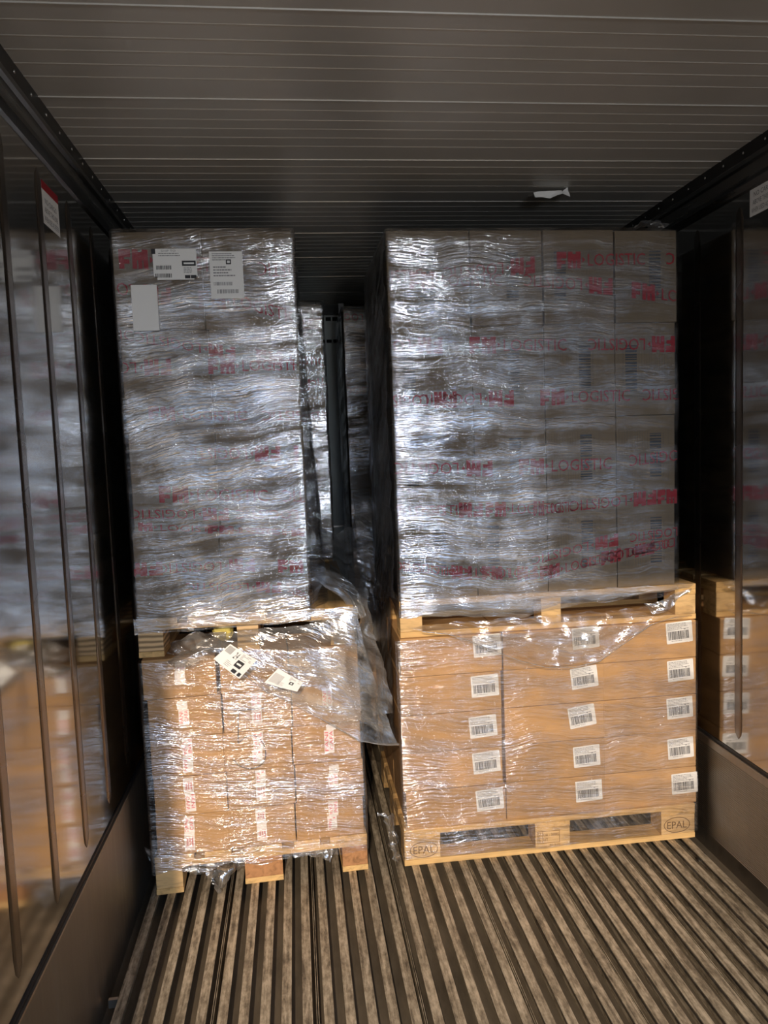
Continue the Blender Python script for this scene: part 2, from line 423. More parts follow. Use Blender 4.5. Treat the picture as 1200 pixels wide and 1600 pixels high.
# warning placards on the side walls
def placard(side, y, z0, z1, wdt, label):
    X = XL if side > 0 else XR
    g = G(); hh = z1-z0
    g.rect(0, 0, wdt, hh, 0, 0); g.rect(0, hh*.80, wdt, hh, 1, 1)
    for i, t in enumerate(('NO CARGO', 'ABOVE THIS LINE', 'WHEN USED AS REEFER')):
        a = hh*(.50-.21*i); g.text(t, wdt*(.15-.04*i), a, wdt*(.85+.04*i), a+hh*.13, 2, 1)
    fn = (lambda x, z, d: (X+d, y+x, z0+z)) if side > 0 else (lambda x, z, d: (X-d, y-x, z0+z))
    me_fn = fn
    o = g.build('warning_placard', [M_PAPER, M_RED, M_GINK], fn=me_fn, off=.001)
    tag(o, label, 'placard', 'no cargo placards'); return o
placard(1, 2.30, 2.30, 2.42, .155, 'small white placard with red top edge on the left side wall')
placard(-1, 2.577, 2.385, 2.51, .16, 'small white placard with red top edge on the right side wall')

# ------------------------------------------------------------------ pallets
ORD = ['top', 'second from the top', 'third from the top', 'fourth from the top', 'bottom']
def pallet(loc, rz, long_front, label, corner=None, mid=None, bmats=None, dark=False, group='wooden pallets under the cartons'):
    r = empty('wooden_pallet', loc, rz); tag(r, label, 'pallet', group)
    def part(name, x0, x1, y0, y1, z0, z1, mat, bev=.0025):
        if not long_front: x0, x1, y0, y1 = y0, y1, x0, x1
        me = box_mesh(name, x0, x1, y0, y1, z0, z1, bev); return link(name, me, mat, r)
    along = M_WX if long_front else M_WY; cross = M_WY if long_front else M_WX
    if dark: along = cross = M_DARKW
    c = corner or (.145 if long_front else .100); m = mid or .145
    # x runs the 1.2 m way, y the .8 m way
    if long_front: xs = [(0, c), (.6-m/2, .6+m/2), (1.2-c, 1.2)]; ys = [(0, .1), (.3275, .4725), (.7, .8)]
    else: xs = [(0, .145), (.5275, .6725), (1.055, 1.2)]; ys = [(0, c), (.4-m/2, .4+m/2), (.8-c, .8)]
    for (a, b_) in ((0, .145), (.1825, .2825), (.3275, .4725), (.5175, .6175), (.655, .8)):
        part('deck_board', random.uniform(0, .003), 1.2-random.uniform(0, .003), a, b_, .122, .144, along)
    for (a, b_) in xs: part('cross_board', a, b_, 0.001, .799, .100, .122, cross)
    n_ = 0
    for (a, b_) in xs:
        for (p, q) in ys:
            mt = bmats[n_ % len(bmats)] if bmats else M_BLK; n_ += 1
            part('block', a+.001, b_-.001, p+.001, q-.001, .022, .100, mt, .003)
    for (p, q) in ys: part('bottom_board', 0, 1.2, p, q, 0, .022, along)
    return r

PR = (.353, 2.844, 0); PRU = (.372, 2.868, .9022)
PL = (-.5885, 2.816, 0); PLU = (-.604, 2.858, .8953); AL = .0437
prl = pallet(PR, 0, True, 'wooden pallet with stamped EPAL blocks, standing on the floor at right', )
pru = pallet(PRU, 0, True, 'wooden pallet between the barcode cartons and the tall wrapped stack at right', .088, .082)
pll = pallet(PL, AL, False, 'wooden pallet standing on the floor rails at left with film trailing beneath', bmats=[M_BLK, M_BLKR, M_BLKR])
plu = pallet(PLU, 0, False, 'wooden pallet with layered blocks carrying the tall wrapped stack at left', .092, .082, [M_BLKS])
# brands burnt into the lower right pallet
def arc_ring(g, cx, cz, rx, rz_, t, n=28, mi=0):
    for i in range(n):
        a0 = 2*math.pi*i/n; a1 = 2*math.pi*(i+1)/n
        g.poly([(cx+rx*math.cos(a0), cz+rz_*math.sin(a0)), (cx+rx*math.cos(a1), cz+rz_*math.sin(a1)),
                (cx+(rx-t)*math.cos(a1), cz+(rz_-t)*math.sin(a1)), (cx+(rx-t)*math.cos(a0), cz+(rz_-t)*math.sin(a0))][::-1], mi)
for cx in (.078, 1.122):
    g = G(); arc_ring(g, cx, .061, .056, .033, .0028); g.text('EPAL', cx-.042, .046, cx+.042, .076)
    g.build('burnt_mark', [M_BRAND], prl, off=.0006)['label'] = 'burnt oval EPAL mark'
g = G(); g.frame(.536, .038, .628, .088, .0016); g.rect(.549+.008, .038, .5585+.0, .088)
g.text('UA - 31095', .562, .066, .625, .078); g.text('HT', .562, .046, .580, .058); g.text('IPPC', .540, .044, .550, .084, turn=90); g.text('40-3-21', .585, .026, .628, .034)
o = g.build('burnt_stamp', [M_BRAND], prl, off=.0006); o['label'] = 'burnt boxed stamp on the middle block'

# ------------------------------------------------------------------ cartons
_cm = {}
def carton_mesh(wd, dp, ht, bulge=.002):
    key = (round(wd, 3), round(dp, 3), round(ht, 3))
    if key in _cm: return _cm[key]
    bm = bmesh.new(); box_bm(bm, .0012, wd-.0012, 0, dp-.002, .0008, ht-.0008)
    bmesh.ops.bevel(bm, geom=list(bm.edges), offset=.003, segments=2, affect='EDGES', profile=.6)
    me = bm_mesh(bm, 'carton'); _cm[key] = me; return me
def carton(name, mat, wd, dp, ht, loc, label, group, rz=0):
    me = carton_mesh(wd, dp, ht)
    if len(me.materials) == 0: me.materials.append(mat)
    elif me.materials[0] != mat: me = me.copy(); me.materials[0] = mat
    o = bpy.data.objects.new(name, me); COL.objects.link(o); o.location = loc; o.rotation_euler = (0, 0, rz)
    tag(o, label, 'carton', group); return o
ROWS5 = ['top row', 'second row down', 'third row down', 'fourth row down', 'bottom row']
ROWS4 = ['top row', 'second row down', 'third row down', 'bottom row']

# lower right: 3 columns x 5 rows with barcode labels
LAB = {2: [(1.493, .856, -4), (1.498, .700, -3), (1.494, .546, -3), (1.498, .377, -3), (1.513, .229, -2)],
       1: [(1.104, .860, -3), (1.097, .700, -6), (1.085, .543, -8), (1.102, .378, -3), (1.109, .234, -2)],
       0: [(.707, .856, -3), (.695, .696, -2), (.683, .534, -4), (.693, .388, -4), (.702, .236, -4)]}
colx = [.358, .769, 1.175, 1.560]; rh = (.9022-.144)/5
labmesh = None
for ci, cn in enumerate(('left column', 'middle column', 'right column')):
    for ri in range(5):
        z = .144+rh*(4-ri); dx = random.uniform(-.003, .004) + (.008 if ci == 0 and ri in (0, 4) else 0)
        dx = dx if ci else abs(dx)
        wd = colx[ci+1]-colx[ci]-(.009 if (ci == 0) else .0)
        x = colx[ci]+(dx if ci == 0 else 0); 
        y = 2.852+random.uniform(0, .004)
        c = carton('cardboard_box', M_KRAFT_L, round(wd, 2) if ci else .400, .385, rh, (x, y, z),
                   'tan carton with white barcode label, %s of the %s in the lower right block' % (ROWS5[ri].replace(' row', ''), cn), 'barcode cartons on the right pallet')
        c['label'] = 'tan carton with barcode label, %s, %s, lower right load' % (ROWS5[ri], cn)
        lx, lz, ang = LAB[ci][ri]
        if labmesh is None:
            g = G(); w2, h2 = .055, .043
            pts = []
            for sx_, sz_ in ((1, 1), (-1, 1), (-1, -1), (1, -1)):
                for q in range(4):
                    a = math.radians({(1, 1): 0, (-1, 1): 90, (-1, -1): 180, (1, -1): 270}[(sx_, sz_)]+q*30)
                    pts.append((sx_*(w2-.004)+.004*math.cos(a), sz_*(h2-.004)+.004*math.sin(a)))
            g.poly(pts, 0, 0)
            textlines(g, -.049, .010, .046, .038, 5, 2, 5); g.rect(.020, .009, .026, .013, 2, 1)
            barcode(g, -.047, -.028, .040, .006, 1, 3); textlines(g, -.035, -.036, .025, -.031, 1, 2, 9)
            ob = build_with_bars(g, 'barcode_label', [M_PAPER, M_INK, M_GINK], c, 1); labmesh = (ob.data, ob.children[0].data)
        else:
            ob = bpy.data.objects.new('barcode_label', labmesh[0]); COL.objects.link(ob); ob.parent = c
            o2 = bpy.data.objects.new('barcode', labmesh[1]); COL.objects.link(o2); o2.parent = ob
        ob.location = (lx-x, -.0006, lz-z); ob.rotation_euler = (0, math.radians(ang), 0)
        ob['label'] = 'white label with a black barcode'
for ri in range(5):
    c = carton('cardboard_box', M_KRAFT_L, .400, .385, rh, (.362+random.uniform(0, .006), 3.245, .144+rh*(4-ri)),
               'tan carton in the gap-side rear row of the lower right load, %s' % ROWS5[ri], 'barcode cartons on the right pallet')

# lower left: 3 columns x 5 rows with white and red tape
tz = {0: [.80, .655, .50, .345, .20], 1: [.80, .655, .52, .36, .20], 2: [.80, .655, .50, .35, .20]}
rl = (.8953-.144)/5
def strip_label(seed, top, kind):
    """white sealing tape with red print, centred on x = 0, hanging from z = top"""
    r = random.Random(seed); g = G(); z = top
    for i, (kd, L) in enumerate(kind):
        ox = r.uniform(-.006, .006); hw = .0185
        g.poly([(ox-hw, z-L), (ox+hw, z-L+r.uniform(-.001, .001)), (ox+hw+r.uniform(-.001, .001), z), (ox-hw, z+r.uniform(-.001, .001))], 0, 2*i*.3)
        ly = 2*i*.3+1
        if kd == 'w':
            g.text('CAFA', ox-.0165, z-L+.006, ox-.003, z-.012, 1, ly, -90); g.text('FANI', ox+.002, z-L+.013, ox+.0155, z-.005, 1, ly, -90)
        elif kd == 'x':
            g.text('FANI', ox-.0165, z-L+.008, ox-.003, z-.008, 1, ly, 90); g.text('CAFA', ox+.002, z-L+.012, ox+.0155, z-.004, 1, ly, 90)
        elif kd == 'p':
            g.frame(ox-.013, z-L+.008, ox+.0135, z-.012, .0012, 2, ly)
            for q in range(3):
                for s_ in range(5):
                    zz = z-.018-(L-.034)*s_/5
                    if zz-.006 > z-L+.008: g.rect(ox-.010+q*.0085, zz-.0065, ox-.0045+q*.0085, zz, 2, ly)
        elif kd == 'h':
            g.text('FAN', ox-.0150, z-L+.005, ox-.003, z-.012, 1, ly, -90); g.rect(ox+.003, z-.010, ox+.012, z-.006, 1, ly)
        z -= L
    return g
kinds = {(0, 0): [('p', .04), ('', .0)], (0, 1): [('', .11)], (0, 2): [('w', .075), ('h', .045)], (0, 3): [('p', .045), ('w', .09)], (0, 4): [('x', .07), ('p', .065)]}
for ci in range(3):
    x0 = [.008, .276, .532][ci]; wd = [.266, .254, .262][ci]
    for ri in range(5):
        off = [0, .004, -.002, .003, -.003][ri] + (0 if ci else [-.010, -.002, .004, .002, .006][ri])
        z = .144+rl*(4-ri); a = x0+off; y = .006+random.uniform(0, .004)
        px = PL[0]+a*math.cos(AL)-y*math.sin(AL); py = PL[1]+a*math.sin(AL)+y*math.cos(AL)
        cn = ('left column', 'middle column', 'right column')[ci]
        c = carton('cardboard_box', M_KRAFT, wd, .39, rl, (px, py, z),
                   'tan carton with red-printed tape, %s, %s, lower left load' % (ROWS5[ri], cn), 'taped cartons on the left pallet', AL)
        ks = [[('p', .035), ('', .05)], [('', .03), ('x', .06)], [('w', .07), ('h', .06)], [('p', .06), ('w', .07)], [('x', .065), ('p', .065)]]
        ks2 = [[('w', .04)], [('w', .055), ('p', .065)], [('x', .07), ('h', .055)], [('h', .05), ('p', .07)], [('p', .05), ('', .02), ('p', .055)]]
        ks3 = [[('p', .04), ('', .03)], [('x', .07)], [('', .02), ('x', .09)], [('', .03), ('w', .055)], [('w', .06), ('h', .05)]]
        kk = (ks, ks2, ks3)[ci][ri]
        cx = [.130, .128, .142][ci]+[-.006, 0, 0, .004, -.002][ri]-off
        tot = sum(q[1] for q in kk); top = rl-.006 if tot > .1 else rl-.015
        o = build_with_bars(strip_label(ci*10+ri, top, kk), 'sealing_tape', [M_PAPER2, M_RED2, M_PINK], c, 1, 'red_lettering', loc=(cx, 0, 0))
        o['label'] = 'white tape with red lettering'
        if ci == 1 and ri == 2:
            path = [(-.158, .680), (-.253, .678), (-.2555, .62), (-.260, .553), (-.245, .566), (-.230, .575), (-.216, .579), (-.200, .578), (-.188, .572), (-.176, .559), (-.168, .543), (-.162, .525), (-.160, .505), (-.163, .487), (-.169, .471), (-.183, .460), (-.199, .453), (-.216, .452), (-.234, .454), (-.250, .460), (-.264, .469), (-.272, .480), (-.280, .493)]
            g = G()
            for (xa, za), (xb, zb) in zip(path, path[1:]):
                d = Vector((xb-xa, zb-za)); L = d.length; d /= L; nrm = Vector((-d.y, d.x))*.0016; e_ = d*.0008
                pts = [(xa-e_.x-nrm.x, za-e_.y-nrm.y), (xb+e_.x-nrm.x, zb+e_.y-nrm.y), (xb+e_.x+nrm.x, zb+e_.y+nrm.y), (xa-e_.x+nrm.x, za-e_.y+nrm.y)]
                g.poly([(q-px, s_-z) for q, s_ in pts])
            g.build('handwritten_numeral', [M_INK], c, off=.0052)['label'] = 'large black hand-drawn 5'

# upper right: 4 columns x 4 rows of pale cartons with a printed consignment panel
def panel_print(wd, h0, h1, flip, seed):
    g = G(); x0, x1 = .012, wd
    g.frame(x0, h0, x1, h1, .0010)
    W_ = x1-x0; bc0 = x0+W_*.62; bc1 = bc0+.047
    for q in range(11):
        x = x0+.012+q*(W_*.56/11)+random.Random(seed+q).uniform(-.002, .002); g.rect(x, h0+.006, x+.0011, h1-.006)
    for q in range(5): g.rect(x0+.004, h0+.012+q*.004, x0+W_*.2, h0+.0132+q*.004)
    barcode(g, bc0, h0+.018, bc1, h1-.016, 1, seed, False, 1, .0025, .009)
    for q in range(22): g.rect(bc1+.006, h0+.02+q*.0078, bc1+.012, h0+.0235+q*.0078)
    if flip: g.v = [(x0+x1-x, h0+h1-z, l_) for x, z, l_ in g.v]
    return g
colu = [.377, .683, .965, 1.248, 1.494]; zb = [1.0465+.3455*k for k in range(5)]
zb = [1.0465, 1.388, 1.722, 2.078, 2.430]
flips = [[0, 1, 0, 1], [1, 0, 0, 1], [0, 1, 1, 0], [0, 1, 0, 0]]
fl = {(3, 0): (0, .2), (0, 3): 0}
upper_right = []
for ri in range(4):
    z0, z1 = zb[3-ri], zb[4-ri]; ht = z1-z0
    for ci in range(4):
        x0 = colu[ci]+(.004 if ri == 0 and ci else 0)+(-.006 if (ri, ci) == (0, 0) else 0); wd = colu[ci+1]-x0
        ex = [.008, 0, -.004, -.006][ri] if ci == 3 else 0
        c = carton('cardboard_box', M_GREY, wd+ex, .395, ht-(.004 if ri == 0 and ci == 3 else 0), (x0, 2.874+random.uniform(0, .004), z0),
                   'pale carton with printed panel, %s, %s, upper right load' % (ROWS4[ri], ('leftmost column', 'second column', 'third column', 'rightmost column')[ci]),
                   'cartons of the tall stack at right')
        f = (ri, ci) in ((0, 2), (1, 0), (2, 0), (3, 1), (1, 3))
        if ri == 3 and ci == 3: f = False
        g = panel_print(min(.215, wd-.015), .075, min(.29, ht-.05), f, ri*7+ci)
        build_with_bars(g, 'printed_panel', [M_BINK, M_BINK2], c, 1)['label'] = 'faint printed table and dark barcode'
for ri in range(4):
    z0, z1 = zb[3-ri], zb[4-ri]
    carton('cardboard_box', M_GREY, .306, .395, z1-z0, (.378+random.uniform(0, .006), 3.275, z0),
           'pale brown carton in the gap-side rear row of the upper right load, %s' % ROWS4[ri], 'cartons of the tall stack at right')

# upper left: 2 columns x 4 rows
zl = [1.0393, 1.362, 1.728, 2.083, 2.430]
xoff = [-.004, .004, .008, 0]
boxes_ul = {}
for ri in range(4):
    z0, z1 = zl[3-ri], zl[4-ri]
    for ci in range(2):
        x0 = (-.602, -.292)[ci]+xoff[ri]; wd = (.310, .322)[ci]
        c = carton('cardboard_box', M_GREY, wd, .58, z1-z0, (x0, 2.866+random.uniform(0, .004), z0),
                   'pale brown carton under shiny film, %s, %s of the upper left load' % (ROWS4[ri], ('left column', 'right column')[ci]), 'cartons of the tall stack at left')
        boxes_ul[(ri, ci)] = (c, x0, z0)
# papers on the top row of the upper left load
stuck = []
def stick(key, x0, z0, x1, z1, name, label, g, mats): stuck.append((x0, z0, name, label, g, mats))
W_, H_ = .090, .160
g = G(); g.rect(0, 0, W_, H_)
stick((0, 0), -.546, 2.082, 0, 0, 'blank_sheet', 'blank white sheet of paper', g, [M_PAPER])
g = G(); g.rect(.0, .012, .152, .108); g.rect(.012, 0, .140, .012)
g.rect(-.004, .090, .010, .108, 1, 1)
g.text('SHIP TO', .03, .097, .08, .104, 2, 1); textlines(g, .02, .080, .14, .095, 2, 2, 21)
g.rect(.100, .048, .148, .066, 1, 1); g.rect(.108, .004, .148, .016, 1, 1); g.rect(.106, .054, .142, .060, 0, 2); g.rect(.127, .004, .1285, .016, 0, 2)
barcode(g, .010, .036, .062, .050, 1, 4); barcode(g, .006, .008, .062, .022, 1, 6); textlines(g, .105, .022, .14, .044, 4, 2, 33)
stick((0, 0), -.464, 2.258, 0, 0, 'shipping_label', 'white shipping label with black bars', g, [M_PAPER, M_INK, M_GINK])
g = G(); g.rect(0, 0, .117, .165); textlines(g, .01, .132, .11, .160, 4, 2, 41); g.frame(.058, .120, .076, .137, .004, 1, 1)
textlines(g, .012, .075, .10, .115, 4, 2, 43); barcode(g, .012, .046, .078, .058, 2, 8); barcode(g, .022, .018, .098, .032, 2, 9)
stick((0, 1), -.268, 2.190, 0, 0, 'shipping_label', 'tall white shipping label with barcodes', g, [M_PAPER, M_INK, M_GINK])

# ------------------------------------------------------------------ red-printed packing tape round the tall loads
def unit(g, x0, rot, L=.350, zc=0, sc=1.0):
    h = .031*sc; b0 = len(g.v)
    hh = 2*h
    def R(a, b_, c_, d): g.rect(a, -h+b_*hh, c_, -h+d*hh)
    k = L/.350
    R(0, 0, .017*k, 1); R(.017*k, .60, .038*k, 1); R(.017*k, .26, .034*k, .48)
    R(.043*k, 0, .058*k, 1); R(.062*k, 0, .075*k, .86); R(.079*k, 0, .094*k, 1); R(.058*k, .45, .062*k, 1); R(.075*k, .45, .079*k, 1)
    g.poly([(.100*k, -h*.35), (.112*k, 0), (.100*k, h*.35)])
    g.text('LOGISTIC', .122*k, -h*.72, .350*k, h*.72)
    for i in range(b0, len(g.v)):
        x, z, l_ = g.v[i]
        if rot: x, z = L-x, -z
        g.v[i] = (x0+x, z+zc, l_)
def tape(label, y, path, units, x0, x1, group, sc=1.0, hw=.036, yaw=0):
    def zf(x):
        for (a, za), (b_, zb_) in zip(path, path[1:]):
            if x <= b_ or (b_, zb_) == path[-1]: t = (x-a)/(b_-a); t = max(-.3, min(1.3, t)); return za+(zb_-za)*t
    g = G(); n = 40
    for i in range(n):
        a = x0+(x1-x0)*i/n; b_ = x0+(x1-x0)*(i+1)/n; g.rect(a, -hw*sc, b_, hw*sc)
    fn = lambda x, z, d: (x, y-d, zf(x)+z)
    o = g.build('printed_tape', [M_TAPE], fn=fn); tag(o, label, 'tape', group)
    g = G()
    for (ux, rot, *L) in units: unit(g, ux, rot, L[0] if L else .350, 0, sc)
    q = g.build('red_lettering', [M_RED], o, fn=fn, off=.0010, keep=lambda x: x0 < x < x1); q['label'] = 'red FM LOGISTIC print'
    return o
GR = 'red-printed tape lines on the upper right load'; A, B = .378, 1.494; yt = 2.872
tape('clear tape printed in red, highest line on the upper right load', yt, [(.37, 2.262), (.67, 2.278), (.93, 2.300), (1.02, 2.316), (1.5, 2.318)], [(.155, 0), (.585, 1), (1.021, 0), (1.457, 1)], A, B, GR)
tape('clear tape printed in red, second line down on the upper right load', yt-.0007, [(.37, 2.25), (.9, 2.244), (1.24, 2.214), (1.5, 2.175)], [(.455, 0), (.890, 1), (1.316, 0)], A, B, GR)
tape('clear tape printed in red, third line down on the upper right load', yt, [(.37, 2.012), (1.5, 1.993)], [(.222, 1), (.675, 0, .379), (1.140, 1)], A, B, GR)
tape('clear tape printed in red, fourth line down on the upper right load', yt, [(.37, 1.807), (1.5, 1.80)], [(.30, 1, .32), (.480, 1, .362), (.946, 0, .36), (1.357, 1)], A, B, GR)
tape('clear tape printed in red, fifth line down on the upper right load', yt, [(.37, 1.556), (.75, 1.540), (1.2, 1.540), (1.5, 1.562)], [(.372, 1, .380), (.856, 0, .372), (1.300, 1)], A, B, GR)
tape('creased clear tape printed in red, sixth line down on the upper right load', yt, [(.37, 1.392), (1.0, 1.376), (1.41, 1.400), (1.5, 1.40)], [(.36, 1), (.30, 0), (.72, 0, .30), (.91, 0, .16), (1.06, 1), (1.415, 0, .3)], A, B, GR, .92)
tape('bunched red-printed tape, lowest sloping line on the upper right load', yt, [(.37, 1.185), (.62, 1.142), (.95, 1.123), (1.2, 1.170), (1.5, 1.220)], [(.36, 1, .3), (.30, 0, .3), (.62, 1, .3), (.70, 0, .3), (.93, 0, .3), (1.10, 1, .3), (1.18, 0, .3), (1.29, 1, .3)], A, B, GR, .85)
tape('faint red-printed tape just above the lowest line on the upper right load', yt-.0015, [(.37, 1.13), (.9, 1.175), (1.2, 1.235), (1.5, 1.26)], [(.9, 1), (1.30, 1, .3)], .9, B, GR, .8)
GL = 'red-printed tape lines on the upper left load'; A, B = -.600, .024; yt = 2.864
tape('clear tape printed in red, highest line on the upper left load', yt, [(-.6, 2.336), (-.5, 2.333), (.03, 2.285)], [(-.583, 0, .375), (-.10, 1)], A, B, GL, 1.1)
tape('clear tape printed in red, second line down on the upper left load', yt-.0007, [(-.6, 2.235), (-.44, 2.204), (-.15, 2.176), (.03, 2.12)], [(-.76, 1), (-.314, 0)], A, B, GL)
tape('clear tape printed in red, third line down on the upper left load', yt, [(-.6, 2.075), (-.45, 2.045), (-.2, 1.995), (.03, 1.965)], [(-.90, 0), (-.545, 1), (-.12, 0)], A+.006, B, GL, .8)
tape('clear tape printed in red, fourth line down on the upper left load', yt-.0007, [(-.6, 1.955), (.03, 1.950)], [(-.775, 1), (-.294, 0)], A+.006, B, GL, .9)
tape('clear tape printed in red, fifth line down on the upper left load', yt, [(-.6, 1.80), (-.3, 1.775), (.03, 1.765)], [(-.515, 0), (-.11, 1)], A+.006, B, GL, .8)
tape('clear tape printed in red, sixth line down on the upper left load', yt, [(-.6, 1.645), (-.3, 1.638), (.03, 1.625)], [(-.95, 0), (-.40, 1), (.0, 0)], A+.010, B, GL, .95)
tape('clear tape printed in red, seventh line down on the upper left load', yt, [(-.6, 1.503), (-.4, 1.492), (.03, 1.466)], [(-.93, 1, .3), (-.496, 0, .391), (-.05, 1)], A+.010, B, GL)
tape('clear tape printed in red, eighth line down on the upper left load', yt-.0007, [(-.6, 1.430), (.03, 1.398)], [(-.60, 1), (-.225, 1)], A+.010, B, GL, .75)
tape('bunched red-printed tape at the joint above the bottom row, upper left load', yt, [(-.6, 1.384), (-.05, 1.336), (.03, 1.33)], [(-.62, 0), (-.33, 0), (-.28, 1)], A+.010, B, GL, .5)
tape('clear tape printed in red, tenth line down on the upper left load', yt, [(-.6, 1.225), (-.2, 1.220), (.03, 1.20)], [(-.95, 1, .45), (-.515, 1), (-.08, 0)], A, B, GL, .8)
tape('clear tape printed in red, lowest line on the upper left load', yt, [(-.6, 1.16), (-.25, 1.142), (-.05, 1.125), (.03, 1.08)], [(-.42, 1), (-.05, 1, .12)], A, B, GL, .65)

# ------------------------------------------------------------------ loads further in, seen through the gap
def back_load(x0, x1, y, z_p, top, tag_, rows, dp, lower=True, paper=None, grp='cartons further inside'):
    if lower:
        pallet_b(x0, y, 0, 'floor pallet of the %s' % tag_)
        h_ = (z_p-.144)/5
        for i in range(5):
            carton('cardboard_box', M_KRAFT, x1-x0, dp, h_, (x0, y+.008, .144+h_*i), 'tan carton low in the %s, %s' % (tag_, ROWS5[4-i]), grp)
    pallet_b(x0, y, z_p, 'raised pallet of the %s' % tag_)
    h_ = (top-z_p-.144)/rows
    res = []
    for i in range(rows):
        res.append(carton('cardboard_box', M_GREY, x1-x0, dp, h_, (x0+random.uniform(-.006, .006), y+.01, z_p+.144+h_*i),
                          'film-wrapped carton high in the %s, %s' % (tag_, ROWS4[3-i]), grp))
    return res
def pallet_b(x0, y, z, label):
    r = empty('wooden_pallet', (x0, y, z)); tag(r, 'narrow view of the ' + label, 'pallet', 'pallets further inside')
    for nm, b_ in (('deck_board', (0, .3, 0, .78, .122, .144)), ('cross_board', (0, .3, 0, .145, .1, .122)), ('block', (0, .1, 0, .145, .022, .1)), ('block', (0, .1, .6, .745, .022, .1)), ('block', (.2, .3, 0, .145, .022, .1)), ('bottom_board', (0, .3, 0, .78, 0, .022))):
        link(nm, box_mesh(nm, *b_), M_WY if 'b' == nm[0] and nm != 'block' else M_BLK, r)
    return r
b1 = back_load(-.122, .178, 4.055, .905, 2.385, 'second left load seen in the gap', 4, .6)
b2 = back_load(.410, .70, 3.70, .905, 2.40, 'second right load seen in the gap', 4, .36)
b3 = back_load(.318, .62, 4.45, .905, 2.43, 'third right load seen in the gap', 4, .6)
def tape_b(lbl, y, x0, x1, z, st, dz=0):
    tape(lbl, y, [(x0, z), (x1, z+dz)], st, x0, x1, 'red tape further inside', .9)
tape_b('red-printed tape high on the second left load in the gap', 4.062, -.115, .172, 2.27, [(-.18, 1), (.10, 0)], .02)
tape_b('red-printed tape below the label on the second left load in the gap', 4.062, -.115, .172, 2.12, [(-.17, 0)], -.03)
tape_b('red-printed tape midway down the second left load in the gap', 4.062, -.115, .172, 1.93, [(-.25, 1), (.10, 1)], .06)
tape_b('red-printed tape low on the second left load in the gap', 4.062, -.115, .172, 1.77, [(-.15, 0)], .05)
tape_b('red-printed tape at the top of the third right load in the gap', 4.457, .322, .60, 2.385, [(.20, 1), (.52, 1)], -.02)
tape_b('red-printed tape on the upper half of the third right load in the gap', 4.457, .322, .60, 1.965, [(.16, 0), (.52, 1)])
g = G(); g.rect(0, 0, .07, .10); g.rect(.02, .045, .066, .062, 1, 1); g.rect(.03, .012, .066, .021, 1, 1); textlines(g, .008, .07, .06, .095, 3, 2, 3)
o = g.build('shipping_label', [M_PAPER, M_INK, M_GINK], b1[3], off=.003); o.location = (.168, 0, .19); o['label'] = 'white label with black bars'
g = G(); g.rect(0, 0, .085, .085)
o = g.build('white_patch', [M_PAPER], b3[3], off=.003); o.location = (.006, 0, .018); o['label'] = 'blank white paper patch'

# ------------------------------------------------------------------ stretch film
F_UL = film('film_upper_left', .44, .035, .08, 1.0, -.10, (.90, .91, .92), 6, 110, .75, .0045)
F_UR = film('film_upper_right', .38, .02, .07, .95, .03, (.93, .94, .95), 5, 110, .85, .0038, (.74+.35, .74+.95, .50, .74+1.13))
F_LL = film('film_lower_left', .28, .035, .09, 1.0, .10, (.99, .98, .97), 6, 90, .45, .0105)
F_LR = film('film_lower_right', .25, .02, .09, 1.0, .08, (.99, .98, .97), 5.5, 90, .45, .0105)
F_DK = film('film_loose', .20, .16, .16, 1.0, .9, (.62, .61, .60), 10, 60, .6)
F_FLAP = film('film_flap', .34, .13, .12, 1.0, .5, (.86, .85, .82), 14, 45, .5)

